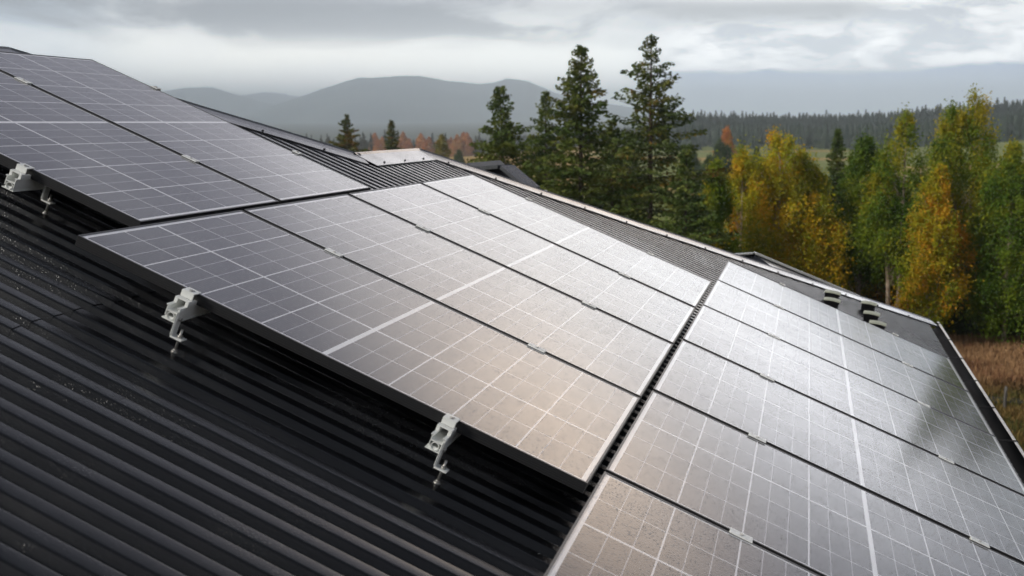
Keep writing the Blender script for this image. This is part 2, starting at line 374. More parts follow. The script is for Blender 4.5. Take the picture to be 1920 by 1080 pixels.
def make_mid():
    root = empty('mid_clamp')
    b = MB(); b.box(-.035, .035, -.021, .021, .0008, .0042)
    b.box(-.035, .035, -.0105, -.0080, -.024, .0008); b.box(-.035, .035, .0080, .0105, -.024, .0008)
    b.build('clamp_plate', M['alu'], root, bevel=.0006)
    b = MB(); b.tube([(0, 0, .0042), (0, 0, .0072)], [.0055, .0055], 12); b.build('clamp_bolt', M['steel'], root)
    return root
def make_end():
    root = empty('end_clamp')
    b = MB(); x = .021
    # lip over the frame, upright tab, foot plate: one folded Z
    b.prism([(-x, .0), (x, .0), (x, .001), (-x, .001)], -.0, .0001)
    b.v.clear(); b.f.clear(); b.mi.clear(); b.sm.clear()
    b.box(-x, x, -.030, .010, .0006, .0046)             # top plate
    b.box(-x, x, -.034, -.0302, -.016, .0046)            # front fold
    b.box(-.024, .024, -.056, -.0342, -.0200, -.0160)    # lower plate
    b.box(-.024, -.013, -.056, -.003, -.0335, -.0202)    # side leg on the rail
    b.box(.013, .024, -.056, -.003, -.0335, -.0202)
    b.build('clamp_plate', M['alu'], root, bevel=.0008)
    b = MB(); b.tube([(0, -.016, .0047), (0, -.016, .0062)], [.0075, .0075], 14, 0); b.tube([(0, -.016, .0062), (0, -.016, .0085)], [.0052, .0052], 6, 0)
    b.tube([(.004, -.007, .0047), (.004, -.007, .0051)], [.0036, .0036], 12, 1)
    b.build('clamp_bolt', [M['steel'], M['dark']], root)
    return root
mid0, end0 = make_mid(), make_end(); used = [False, False]
def place(kind, u, v, label, flipy=False):
    src = (mid0, end0)[kind]
    o = src if not used[kind] else copy_tree(src); used[kind] = True
    o.location = rp(u, v, 0); o.rotation_euler = ROT
    if flipy:
        o.rotation_mode = 'XYZ'; o.rotation_euler = (Matrix.Rotation(TH, 3, 'Y') @ Matrix.Rotation(math.pi, 3, 'Z')).to_euler()
    tag(o, label, 'clamp', 'clamps along panel edges' if kind == 0 else 'clamps at the panel column ends')
UB = (.414, 1.288); UA = (-1.343, -.472)
ups = ('upper', 'lower')
names = ['first and second', 'second and third', 'third and fourth']
for k in range(3):
    for j, u in enumerate(UB):
        place(0, u, (k+1)*PITCHV-GAP/2, f'{ups[j]} white clamp between the {names[k]} panels of the middle column')
for j, u in enumerate(UB):
    place(1, u, 0, f'folded white end clamp with a bolt above the {("left", "right")[j]} bracket foot of the middle column')
    place(1, u, 3*PITCHV+W, f'{ups[j]} end clamp on the far edge of the middle column beside the bare ribbed roof', True)
for j, u in enumerate(UA):
    place(0, u, VA+PITCHV-GAP/2, f'{ups[j]} white clamp in the gap between the two upper left panels')
    place(1, u-(.013 if j else 0), VA, ('end clamp on the front edge of the upper left panel, outside the left photo edge', 'folded end clamp on the front edge of the upper left panel, above its rail end')[j])
    place(1, u, VA+PITCHV+W, ('small end clamp high on the sky edge of the uppermost left panel', 'end clamp on the far edge of the uppermost left panel, near the ridge flashing')[j], True)
cn = ['bottom and second', 'second and third', 'third and fourth', 'fourth and fifth', 'fifth and sixth']
for k in range(5):
    for j, u in enumerate(C_U):
        place(0, u, VC+k*PITCHV-GAP/2, f'{("left", "right")[j]} white clamp between the {cn[k]} panels of the lower column')
for j, u in enumerate(C_U):
    place(1, u, VC+5*PITCHV-GAP, ('end clamp on the far edge of the lower column, left of the mossy vents', 'end clamp on the far edge of the lower column, right of the mossy vents')[j], True)

# ------------------------------------------------------------------ house
house = empty('house', (0, 0, -7.3))
tag(house, 'dark metal roofed house with ribbed anthracite sheets carrying the solar panels', 'house')
def hp(name, b, mats, bevel=0):
    o = b.build(name, mats, None, bevel=bevel); o.parent = house; o.matrix_parent_inverse = Matrix.Translation((0, 0, 7.3)); return o
UE = 3.69                                               # eave
URIDGE = -2.25
R1 = (-.70, 4.18); R2 = (-.70, 5.50); R3 = (UE, 9.02)   # hip, cross ridge and hip corners on the roof plane
R0 = (URIDGE, 4.18-(4.18-3.53)/(.66)*(-.70-URIDGE))
def umin(v):
    if v <= R0[1]: return URIDGE
    if v <= R1[1]: return R0[0]+(v-R0[1])/(R1[1]-R0[1])*(R1[0]-R0[0])
    if v <= R2[1]: return R1[0]
    return R2[0]+(v-R2[1])/(R3[1]-R2[1])*(R3[0]-R2[0])
PT = .1005; RH = .030
prof = [(0, -.05), (.003, -.008), (.006, 0), (.041, 0), (.044, -.008), (.047, -.05), (.051, -.16), (.068, -.84), (.072, -.95), (.077, -1), (.081, -1), (.086, -.95), (.090, -.84), (.0975, -.16)]
SEAM = .150
vs = []
v = -6.0+.028
while v < 9.0:
    for dv, hh in prof: vs.append((v+dv, HR+hh*RH))
    v += PT
vs = [q for q in vs if q[0] < 9.0]
def sheet(name, ua, ub, dh, wav=0.):
    b = MB(); rows = []
    for i, (v, h) in enumerate(vs):
        lo = max(ua, umin(v)+.004); hi = ub+(wav*math.sin(v*9.1)+wav*.6*math.sin(v*23)) if ub < UE-.1 else ub
        rows.append((lo, hi, v, h+dh))
    for a, c in zip(rows, rows[1:]):
        if a[0] >= a[1]-.002 or c[0] >= c[1]-.002: continue
        i0 = len(b.v)
        n = 1
        for k in range(n+1):
            t = k/n
            b.v += [tuple(rp(a[0]+(a[1]-a[0])*t, a[2], a[3])), tuple(rp(c[0]+(c[1]-c[0])*t, c[2], c[3]))]
        for k in range(n):
            j = i0+2*k; b.f.append((j, j+2, j+3, j+1)); b.mi.append(0); b.sm.append(True)
    o = hp(name, b, M['roof']); bm = bmesh.new(); bm.from_mesh(o.data); bmesh.ops.remove_doubles(bm, verts=bm.verts, dist=2e-4); bm.to_mesh(o.data); bm.free(); return o
sheet('roof_sheet', URIDGE, SEAM, .0022, .006)
sheet('roof_sheet', SEAM-.12, UE, 0)
# screws beside the lap and under the flashings
scr = MB(); scr.tube([(0, 0, 0), (0, 0, .003)], [.0085, .008], 12); scr.tube([(0, 0, .003), (0, 0, .008)], [.0045, .0045], 6); scm = scr.mesh('roof_screw', M['dark'])
def screw(u, v, h):
    o = obj('roof_screw', scm, house, rp(u, v, h)); o.matrix_parent_inverse = Matrix.Translation((0, 0, 7.3)); o.rotation_euler = ROT
c0 = -6.0+.028
for k in range(16):
    vv = c0+.071+PT*(44+2*k)
    if vv < .35: screw(SEAM-.075+random.uniform(-.01, .01), vv, HR-RH+.0022)
for k in range(5): screw(SEAM+.62, c0+.071+PT*(38+4*k), HR-RH)
# flashings along the hips and the cross ridge
def capstrip(p0, p1, w, other, name='ridge_flashing', lift=.010, w2=.16, m='cap', dent=None):
    """folded sheet: side on our slope, side on the slope behind"""
    a, c = rp(*p0, HR+lift), rp(*p1, HR+lift); d = (c-a).normalized(); n = Vector((sT, 0, cT)); ins = n.cross(d).normalized()
    if ins.dot(rp(1, 0)-rp(0, 0)) < 0: ins = -ins
    n2 = (other-other.dot(d)*d).normalized(); out = n2.cross(d).normalized()
    if out.dot(ins) > 0: out = -out
    b = MB(); up = (n+n2).normalized()
    prof = [(a+ins*w-n*.014), (a+ins*w), (a+ins*w*.5+n*.004), (a+ins*.02+up*.010), (a+up*.018), (a+out*.02+up*.010), (a+out*w2), (a+out*w2-n2*.014)]
    m_ = len(prof); seg = max(2, int((c-a).length/.5)); b0 = 0
    for k in range(seg+1):
        for q in prof: b.v.append(tuple(q+(c-a)*(k/seg)+Vector((0, 0, 1))*(.0016*math.sin(k*2.7))))
    for k in range(seg):
        for j in range(m_-1): b.f.append((k*m_+j, k*m_+j+1, (k+1)*m_+j+1, (k+1)*m_+j)); b.mi.append(0); b.sm.append(False)
    hp(name, b, M[m])
    for k in range(int((c-a).length/.42)):
        q = a+ins*(w-.03)+(c-a)*((k+.5)*.42/(c-a).length)
        o = obj('roof_screw', scm, house, q+n*.002); o.matrix_parent_inverse = Matrix.Translation((0, 0, 7.3)); o.rotation_euler = ROT
def other_n(p0, p1):
    d = (rp(*p1)-rp(*p0)).normalized(); n = d.cross(Vector((1, 0, 0)))
    return n if n.z > 0 else -n
capstrip(R0, (R1[0]+.02, R1[1]+.02), .17, other_n(R0, R1))
capstrip((R1[0], R1[1]-.03), (R2[0], R2[1]+.03), .17, Vector((-sT, 0, cT)))
capstrip((R2[0], R2[1]-.01), (R3[0]+.02, R3[1]+.02), .15, other_n(R2, R3))
capstrip((URIDGE, -6), (URIDGE, R0[1]), .17, Vector((-sT, 0, cT)))
# slopes behind the hips and the walls
ZE = rp(UE, 0, HR).z
def down(p, d):
    k = (p.z-ZE)/math.tan(TH); return Vector((p.x+d[0]*k, p.y+d[1]*k, ZE))
b = MB()
q = [rp(*r, HR-.024) for r in (R0, R1, R2, R3)]
b.face([q[2], q[3], Vector((q[2].x, q[3].y, ZE))])
b.face([q[1], q[2], Vector((q[2].x-3, q[2].y, q[2].z-3*math.tan(TH))), Vector((q[1].x-3, q[1].y, q[1].z-3*math.tan(TH)))])
b.face([q[0], q[1], Vector((q[0].x, q[1].y+.2, q[1].z-.1))])
r0 = rp(URIDGE, -6, HR-.024)
b.face([r0, q[0], down(q[0], (-1, 0)), down(r0, (-1, 0))])
hp('rear_slope', b, M['roof'])
b = MB(); xw = rp(UE, 0).x-.45
b.box(-6.2, xw, -5.6, 5.4, -7.9, ZE-.12); b.box(-.6, xw, 5.4, 8.2, -7.9, ZE-.12)
hp('wall', b, M['wall'])
b = MB(); b.box(-6.6, xw+.40, -5.9, 5.6, ZE-.115, ZE-.06); b.box(-.9, xw+.40, 5.6, 8.7, ZE-.115, ZE-.06); hp('soffit', b, M['gutter'])
# gutter: half round trough with a rolled pale rim
g0 = rp(UE+.002, 0, HR-.03); b = MB(); n = 12; rr = .062; cx, cz = g0.x+.060, g0.z-.004
ys = [-6+i*.5 for i in range(int(15.05/.5)+1)]
for th_, rad, fl in ((0, rr, 1), (0, rr+.003, -1)):
    for a0, a1 in zip(range(n), range(1, n+1)):
        t0, t1 = math.pi+math.pi*a0/n, math.pi+math.pi*a1/n
        P0 = (cx+rad*math.cos(t0), cz+rad*math.sin(t0)); P1 = (cx+rad*math.cos(t1), cz+rad*math.sin(t1))
        fs = [(P0[0], -6, P0[1]), (P0[0], 9.12, P0[1]), (P1[0], 9.12, P1[1]), (P1[0], -6, P1[1])]
        b.face(fs if fl > 0 else fs[::-1], 0, True)
gut = hp('gutter', b, M['gutter'])
b = MB(); b.tube([(cx+rr+.004, -6, cz+.004), (cx+rr+.004, 2.2, cz+.003), (cx+rr+.004, 6, cz+.006), (cx+rr+.004, 9.13, cz+.004)], [.0095]*4, 10)
b.box(cx+rr-.010, cx+rr+.006, -6, 9.13, cz+.0105, cz+.0125)
ri = b.build('gutter_rim', M['rim'], gut)
for k in range(17):
    b = MB(); y = -5.4+k*.9; b.box(cx-rr, cx+rr+.013, y, y+.022, cz+.0135, cz+.0165); b.box(cx+rr+.010, cx+rr+.0165, y, y+.022, cz-.02, cz+.0135)
    b.build('gutter_clip', M['gutter'], gut)
# wing roof peeking over the hip on the right
def at_z(px, py, t): return at(px, py, t)
b = MB()
def on_plane(px, py, p, n):
    D = ray(px, py); return CAM+D*((p-CAM).dot(n)/D.dot(n))
pk = at(1415, 476, 12.0); nb_ = Vector((.40, -.04, .915)).normalized(); na_ = Vector((-.25, -.42, .87)).normalized()
e0 = on_plane(1480, 524, pk, nb_); e1 = on_plane(1645, 572, pk, nb_); pl = on_plane(1325, 482, pk, na_); e2 = on_plane(1475, 560, pk, na_)
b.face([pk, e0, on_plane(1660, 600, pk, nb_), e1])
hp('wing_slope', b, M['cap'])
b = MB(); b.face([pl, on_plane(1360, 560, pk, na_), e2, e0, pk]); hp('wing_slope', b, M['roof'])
b = MB(); bk_ = azdir(1440)*1.5+Vector((0, 0, -.7)); b.face([pl, pk, pk+bk_, pl+bk_]); b.face([pk, e1, e1+bk_, pk+bk_]); hp('rear_slope', b, M['roof'])
def bar(b, p, q, w, hgt, mi=0):
    p, q = Vector(p), Vector(q); d = (q-p); ln = d.length; d.normalize()
    s_ = d.cross(Vector((0, 0, 1))).normalized(); u_ = s_.cross(d)
    Mx = Matrix.Translation(p) @ Matrix((s_, d, u_)).transposed().to_4x4()
    b.box(-w/2, w/2, 0, ln, 0, hgt, mi, Mx)
b = MB(); bar(b, pk, e1, .12, .02); hp('wing_flashing', b, M['rim'])
b = MB(); bar(b, pl, pk, .10, .015); hp('wing_flashing', b, M['cap'])
# dark gable of the rear wing
t = 11.6
A_, B_, Cc, D_ = at(862, 322, t+.5), at(951, 315, t), at(992, 352, t-.2), at(880, 352, t-.2)
b = MB(); back = azdir(985)*2.4+Vector((-.12, 0, 0))
b.face([A_, at(860, 356, t+.3), at(1001, 372, t-.2), Cc, B_]); b.face([p_+back for p_ in (A_, B_, Cc, at(1001, 372, t-.2), at(860, 356, t+.3))])
b.face([B_, Cc, Cc+back, B_+back]); b.face([A_, B_, B_+back, A_+back])
hp('rear_gable', b, M['wall'])
b = MB(); bar(b, A_+Vector((0, -.08, 0)), B_+Vector((0, -.08, 0)), .20, .035); bar(b, B_+Vector((.01, -.08, .0)), at(998, 357, t-.25), .20, .035); hp('gable_flashing', b, M['cap'])
b = MB(); p_ = at(1010, 372, 11.2); b.box(p_.x-.055, p_.x+.055, p_.y-.05, p_.y+.05, p_.z-.2, p_.z+.045)
b.box(p_.x-.07, p_.x+.07, p_.y-.065, p_.y+.065, p_.z+.0452, p_.z+.075); o = b.build('vent_pipe', M['white'], bevel=.004)
tag(o, 'small white vent box just behind the hip flashing, below the fir trees', 'vent')

# small mossy vents on the ribbed roof
def make_vent():
    root = empty('roof_vent')
    b = MB()
    P = [(-.052, -.030, 0), (.050, -.030, 0), (.050, .030, 0), (-.052, .030, 0)]
    T = [(-.062, -.040, .072), (.064, -.040, .080), (.064, .040, .080), (-.062, .040, .072)]
    b.v = P+T; b.f = [(0, 3, 2, 1), (4, 5, 6, 7), (0, 1, 5, 4), (1, 2, 6, 5), (2, 3, 7, 6), (3, 0, 4, 7)]; b.mi = [0]*6; b.sm = [False]*6
    b.build('vent_body', M['gutter'], root)
    b = MB(); n = 6
    for k in range(n):
        x0, x1 = -.066+.134*k/n, -.066+.134*(k+1)/n; z = lambda x: .082+.006*math.sin((x+.066)/.134*math.pi)
        b.face([(x0, -.046, z(x0)), (x1, -.046, z(x1)), (x1, .046, z(x1)+.004), (x0, .046, z(x0)+.004)]); b.face([(x0, -.046, z(x0)-.010), (x0, -.046, z(x0)), (x1, -.046, z(x1)), (x1, -.046, z(x1)-.010)][::-1])
        b.face([(x0, -.046, z(x0)-.010), (x0, .046, z(x0)-.006), (x1, .046, z(x1)-.006), (x1, -.046, z(x1)-.010)])
    b.build('vent_cap', M['moss'], root)
    b = MB(); b.box(.050, .058, -.036, -.030, -.012, .050); b.build('vent_leg', M['cap'], root)
    return root
vlab = ['upper mossy capped vent of the left pair, under the light hip flashing', 'lower mossy capped vent of the left pair, touching the panel edge',
        'topmost mossy capped vent of the right stack, touching the hip flashing', 'middle mossy capped vent of the right stack, darkest body', 'lowest mossy vent, only its cap showing over the panel edge']
vpos = [(1558, 565, 0), (1557, 580, 0), (1626, 585, 0), (1631, 605, 0), (1642, 624, 0)]
v0_ = None
def inv_roof(px, py, h):
    D = ray(px, py); n = Vector((sT, 0, cT)); tt = (h-CAM.dot(n))/D.dot(n); return CAM+D*tt
for k, (px, py, dz) in enumerate(vpos):
    o = make_vent() if v0_ is None else copy_tree(v0_)
    v0_ = v0_ or o
    o.location = inv_roof(px, py, HR)+Vector((sT, 0, cT))*dz; o.rotation_euler = (0, 0.15, -.1)
    tag(o, vlab[k], 'vent', 'mossy capped vents on the ribbed roof')

# ------------------------------------------------------------------ terrain
def interp(x, xs, ys):
    return np.interp(x, xs, ys)
def ground_h(x, y):
    dx, dy = x-CAM.x, y-CAM.y; r = np.hypot(dx, dy); a = np.degrees(np.arctan2(dx, dy))
    near = -7.0
    far = interp(a, [-60, -36, -22, -14, -9, -4, 2, 6, 10, 30], [-26, -22, -19, -15, -11, -8.5, -7.5, -5.5, -2.0, 2])
    mid = interp(a, [-60, -36, -22, -14, -4, 2, 10, 30], [-12, -11, -9.5, -8.4, -9.0, -9.4, -7, -6])
    h = np.where(r < 60, near, np.where(r < 200, near+(mid-near)*(r-60)/140, np.where(r < 650, mid+(far-mid)*(r-200)/450, far+(r-650)*.006)))
    return h+np.sin(x*.11+1.3)*np.cos(y*.09)*.14*np.clip(r/30, 0, 1)
def gz(x, y): return float(ground_h(np.array(x), np.array(y)))
def b_ground(gg, p):
    gp = gg.n('ShaderNodeNewGeometry').outputs['Position']
    n1 = gg.noise(gp, .05, 5, .6); n2 = gg.noise(gp, .9, 6, .65); n3 = gg.noise(gp, .012, 4, .55)
    a = gg.mix(gg.step(n2, .35, .65), (.045, .060, .018), (.13, .095, .040))
    c = gg.mix(gg.step(n2, .3, .7), (.17, .085, .045), (.30, .17, .09))
    col = gg.mix(gg.step(n1, .45, .60), a, c)
    green = gg.mix(gg.step(n2, .3, .7), (.11, .15, .03), (.24, .25, .06))
    sp = gg.n('ShaderNodeSeparateXYZ'); gg.put(sp.inputs[0], gp)
    yel = gg.mix(n2, (.30, .19, .05), (.46, .30, .09))
    s0 = gg.n('ShaderNodeSeparateXYZ'); gg.put(s0.inputs[0], gp)
    farc = gg.mix(gg.m('MAXIMUM', gg.step(n3, .52, .60), gg.step(gg.m('DIVIDE', s0.outputs[0], s0.outputs[1]), -.16, -.19)), green, yel)
    col = gg.mix(gg.step(sp.outputs[1], 52, 75), col, farc)
    dv = gg.n('ShaderNodeVectorMath', operation='LENGTH'); gg.put(dv.inputs[0], gp)
    col = gg.mix(gg.step(dv.outputs['Value'], 600, 640), col, gg.mix(gg.noise(gp, .02, 4), (.05, .065, .055), (.10, .12, .09)))
    gg.put(p.inputs['Base Color'], col); bump(gg, p, n2, .6, .15)
M['ground'] = mat('meadow_ground', (.1, .1, .04), .95, spec=.1, build=b_ground)
rs = np.concatenate([[0.5], np.arange(3, 70, 2.0), np.geomspace(72, 9000, 60)]); azs = np.linspace(-180, 180, 361)
Rg, Ag = np.meshgrid(rs, np.radians(azs), indexing='ij')
gx, gy = CAM.x+Rg*np.sin(Ag), CAM.y+Rg*np.cos(Ag); gzz = ground_h(gx, gy)
nr, na = Rg.shape
vt = np.stack([gx, gy, gzz], -1).reshape(-1, 3)
ii, jj = np.meshgrid(np.arange(nr-1), np.arange(na-1), indexing='ij')
fc = np.stack([ii*na+jj, (ii+1)*na+jj, (ii+1)*na+jj+1, ii*na+jj+1], -1).reshape(-1, 4)
def np_mesh(name, verts, faces, mats, smooth=False, mi=None, attr=None):
    me = bpy.data.meshes.new(name); me.vertices.add(len(verts)); me.vertices.foreach_set('co', np.asarray(verts, dtype=np.float32).ravel())
    k = faces.shape[1]; me.loops.add(faces.size); me.loops.foreach_set('vertex_index', faces.astype(np.int32).ravel())
    me.polygons.add(len(faces)); me.polygons.foreach_set('loop_start', np.arange(0, faces.size, k, dtype=np.int32))
    try: me.polygons.foreach_set('loop_total', np.full(len(faces), k, dtype=np.int32))
    except Exception: pass
    for m in (mats if isinstance(mats, (list, tuple)) else [mats]): me.materials.append(m)
    if mi is not None: me.polygons.foreach_set('material_index', mi.astype(np.int32))
    me.polygons.foreach_set('use_smooth', np.full(len(faces), smooth))
    if attr is not None:
        at_ = me.attributes.new('tone', 'FLOAT', 'FACE'); at_.data.foreach_set('value', attr.astype(np.float32))
    me.update(calc_edges=True); me.validate(); return me
tag(obj('ground', np_mesh('ground', vt, fc[:, ::-1], M['ground'], True)), kind='structure')

# mountains
def b_mtn(gg, p):
    gp = gg.n('ShaderNodeNewGeometry').outputs['Position']; n = gg.noise(gp, .004, 8, .65)
    gg.put(p.inputs['Base Color'], gg.mix(gg.step(n, .35, .65), (.035, .060, .065), (.11, .14, .13)))
M['mtn'] = mat('forested_mountain', (.04, .05, .04), .95, spec=.05, build=b_mtn)
def x2az(px): return math.degrees(math.atan((px-960)/F_PX))+math.degrees(YAW)
def mountain(name, prof, dist, depth):
    xs = [x2az(p) for p, _ in prof]; hs = [(229-y)/F_PX*dist for _, y in prof]
    az_ = np.linspace(xs[0], xs[-1], 420); rr_ = np.linspace(dist-depth, dist+depth, 28)
    A, Q = np.meshgrid(np.radians(az_), rr_, indexing='ij')
    H = np.interp(np.degrees(A), xs, hs)
    rough = np.zeros_like(A)
    for k in range(1, 9): rough += np.sin(A*(60*k**1.4)+k*1.7+Q*.002*k)*(1/k**1.1)
    shape = np.clip(1-((Q-dist)/depth)**2, 0, 1)**.8
    bot = -40
    Hh = bot+(H-bot)*shape*(1+.16*np.sin(A*35+Q*.004)*(1-shape))+rough*dist*.00022*shape
    vv = np.stack([CAM.x+Q*np.sin(A), CAM.y+Q*np.cos(A), CAM.z+Hh], -1).reshape(-1, 3); n_ = len(rr_)
    i2, j2 = np.meshgrid(np.arange(len(az_)-1), np.arange(n_-1), indexing='ij')
    f2 = np.stack([i2*n_+j2, i2*n_+j2+1, (i2+1)*n_+j2+1, (i2+1)*n_+j2], -1).reshape(-1, 4)
    tag(obj(name, np_mesh(name, vv, f2, M['mtn'], True)), kind='structure')
mountain('hills', [(-400, 205), (100, 200), (300, 176), (350, 169), (405, 167), (450, 180), (500, 193), (560, 205), (700, 225), (800, 240)], 5000, 600)
mountain('mountain', [(380, 245), (470, 215), (540, 192), (600, 172), (650, 156), (680, 148), (700, 150), (750, 145), (790, 145), (840, 153), (900, 160), (925, 158), (950, 150), (990, 155), (1040, 175), (1100, 190), (1200, 205), (1350, 222), (1500, 240)], 4200, 800)
mountain('distant_hills', [(250, 215), (440, 184), (500, 175), (540, 178), (580, 188), (640, 205), (700, 240)], 6000, 500)

# ------------------------------------------------------------------ vegetation
def leafmat(name, stops, nscale=.8, transl=.25, rough=.6):
    def f(gg, p):
        gp = gg.n('ShaderNodeNewGeometry').outputs['Position']; oi = gg.n('ShaderNodeObjectInfo').outputs['Random']
        a = gg.n('ShaderNodeAttribute'); a.attribute_name = 'tone'
        v = gg.m('ADD', gg.m('MULTIPLY', gg.noise(gp, nscale, 3, .6), .75), gg.m('ADD', gg.m('MULTIPLY', a.outputs['Fac'], .42), gg.m('MULTIPLY', gg.m('SUBTRACT', oi, .5), .16)))
        col = gg.ramp(v, stops); gg.put(p.inputs['Base Color'], col)
        if transl:
            tr = gg.n('ShaderNodeBsdfTranslucent'); gg.put(tr.inputs[0], col); mx = gg.n('ShaderNodeMixShader'); mx.inputs[0].default_value = transl
            out = [n for n in gg.t.nodes if n.type == 'OUTPUT_MATERIAL'][0]
            gg.t.links.new(p.outputs[0], mx.inputs[1]); gg.t.links.new(tr.outputs[0], mx.inputs[2]); gg.t.links.new(mx.outputs[0], out.inputs[0])
    return mat(name, (.1, .1, .05), rough, spec=.15, build=f)
GREEN = (.11, .185, .018); DGREEN = (.030, .062, .010); YG = (.30, .34, .022); YEL = (.58, .42, .020); ORA = (.70, .33, .022)
M['l_orange'] = leafmat('birch_leaves_turning', [(.24, GREEN), (.44, YG), (.56, (.48, .44, .025)), (.68, (.70, .48, .022)), (.82, (.80, .38, .022))], .6)
M['l_mixed'] = leafmat('birch_leaves_mixed', [(.20, DGREEN), (.36, GREEN), (.54, YG), (.68, (.50, .40, .02)), (.84, ORA)], .5)
M['l_green'] = leafmat('birch_leaves_green', [(.22, DGREEN), (.45, (.095, .175, .016)), (.66, (.22, .28, .02)), (.80, (.42, .36, .02)), (.92, YEL)], .45)
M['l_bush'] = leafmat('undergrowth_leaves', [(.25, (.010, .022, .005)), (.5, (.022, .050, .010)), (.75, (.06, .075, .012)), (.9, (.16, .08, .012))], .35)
M['needle'] = leafmat('fir_needles', [(.25, (.040, .075, .018)), (.5, (.090, .140, .028)), (.70, (.17, .20, .038)), (.86, (.15, .14, .024)), (.98, (.22, .10, .015))], 1.1, .1, .6)
M['needle_dead'] = leafmat('fir_needles_rusty', [(.22, (.040, .070, .018)), (.50, (.090, .125, .028)), (.66, (.16, .17, .032)), (.78, (.22, .11, .02)), (.92, (.36, .15, .02))], 1.6, .1, .6)
M['far'] = leafmat('far_forest_needles', [(.2, (.006, .016, .010)), (.5, (.012, .026, .015)), (.8, (.022, .036, .016))], .05, 0)
M['far_o'] = leafmat('far_forest_autumn', [(.2, (.30, .10, .03)), (.5, (.50, .17, .04)), (.8, (.55, .28, .06))], .05, 0)
M['far_y'] = leafmat('far_bush_yellow', [(.2, (.10, .11, .02)), (.5, (.22, .20, .04)), (.8, (.36, .27, .05))], .2, 0)
M['mid_g'] = leafmat('hedgerow_leaves', [(.2, (.020, .045, .020)), (.5, (.05, .085, .030)), (.8, (.12, .15, .04))], .3, .1)
def b_bark(c1, c2):
    def f(gg, p):
        mp = gg.n('ShaderNodeMapping'); mp.inputs['Scale'].default_value = (6, 6, 1.5); gg.put(mp.inputs[0], ocoord(gg))
        gg.put(p.inputs['Base Color'], gg.mix(gg.step(gg.noise(mp.outputs[0], 3, 5, .7), .42, .6), c1, c2))
    return f
M['birch_bark'] = mat('birch_bark', (.4, .36, .3), .8, build=b_bark((.22, .15, .10), (.62, .50, .38)))
M['fir_bark'] = mat('fir_bark', (.09, .06, .04), .9, build=b_bark((.05, .035, .025), (.13, .09, .06)))

def quads(cen, size_l, size_w, dirs, rng, tone):
    """leaf-sized diamonds around centres, long axis along dirs"""
    n = len(cen); d = dirs/np.maximum(np.linalg.norm(dirs, axis=1, keepdims=True), 1e-6)
    r = rng.normal(size=(n, 3)); s = np.cross(d, r); s /= np.maximum(np.linalg.norm(s, axis=1, keepdims=True), 1e-6)
    a = d*size_l[:, None]*.5; w = s*size_w[:, None]*.5
    v = np.stack([cen-a, cen+w-a*.1, cen+a, cen-w-a*.1], 1).reshape(-1, 3)
    return v, np.arange(4*n).reshape(n, 4), tone
def conifer(seed, H, Rad, density=1., spread=1., leaf=1., top_sparse=0., rag=.25, matn='needle', low=.05, whorl=.26):
    rng = np.random.default_rng(seed); b = MB()
    lean = rng.normal(0, .015, 2)
    b.tube([(0, 0, -.3), (lean[0]*H*.5, lean[1]*H*.5, H*.5), (lean[0]*H, lean[1]*H, H*.985)], [H*.016, H*.009, H*.0012], 7)
    cs, ds, ls, ws, tn = [], [], [], [], []
    z = H*low
    while z < H*.985:
        f = 1-z/H; rad = Rad*1.28*(f**.92)*(1+rng.normal(0, .06))
        nb = 2 if rng.uniform() < .55*density else 1; a0 = rng.uniform(0, 6.28)
        for k in range(nb):
            an = a0+3.14*k+rng.normal(0, .4); ln = rad*np.clip(rng.normal(1, rag), .35, 1.55)+.05
            rise = .42*(1-f)-.12*f+rng.normal(0, .07); tone0 = rng.uniform(0, 1)
            m_ = max(5, int(ln*16*density)); t = (np.arange(m_)+rng.uniform(.2, .8, m_))/m_
            px_, py_ = math.cos(an), math.sin(an)
            drop = -.20*ln*t**1.5*(.4+f)+.13*ln*np.clip(t-.7, 0, 1)
            P = np.stack([lean[0]*z+px_*ln*t, lean[1]*z+py_*ln*t, z+rise*ln*t+drop], 1)
            side = np.array([-py_, px_, 0])
            wdt = (.34*ln*(1-t*.75)+.06)*spread
            for sgn in (-1, -.5, 0, .5, 1):
                q = P+side*(sgn*wdt)[:, None]*rng.uniform(.6, 1.1, (m_, 1)) if sgn else P.copy()
                q[:, 2] -= np.abs(sgn)*wdt*.35+rng.uniform(0, .05, m_)
                q += rng.normal(0, .022, q.shape)
                dd = np.stack([px_+side[0]*sgn*1.2+rng.normal(0, .3, m_), py_+side[1]*sgn*1.2+rng.normal(0, .3, m_), np.full(m_, -.25)+rng.normal(0, .25, m_)], 1)
                cs.append(q); ds.append(dd); ls.append(rng.uniform(.13, .28, m_)*leaf*.60*(.42+.55*min(1, ln))); ws.append(rng.uniform(.05, .10, m_)*leaf); tn.append(np.full(m_, tone0)*.7+rng.uniform(0, .3, m_))
            b.tube([(lean[0]*z, lean[1]*z, z), tuple(P[-1])], [.008+.012*f, .003], 3, caps=False)
        z += whorl*.26*rng.uniform(.6, 1.4)*(1+top_sparse*(1-f))*(.6+.6*f)
    v, f_, tt = quads(np.concatenate(cs), np.concatenate(ls), np.concatenate(ws), np.concatenate(ds), rng, np.concatenate(tn))
    return b.mesh('trunk', M['fir_bark']), np_mesh('crown', v, f_, M[matn], attr=tt)
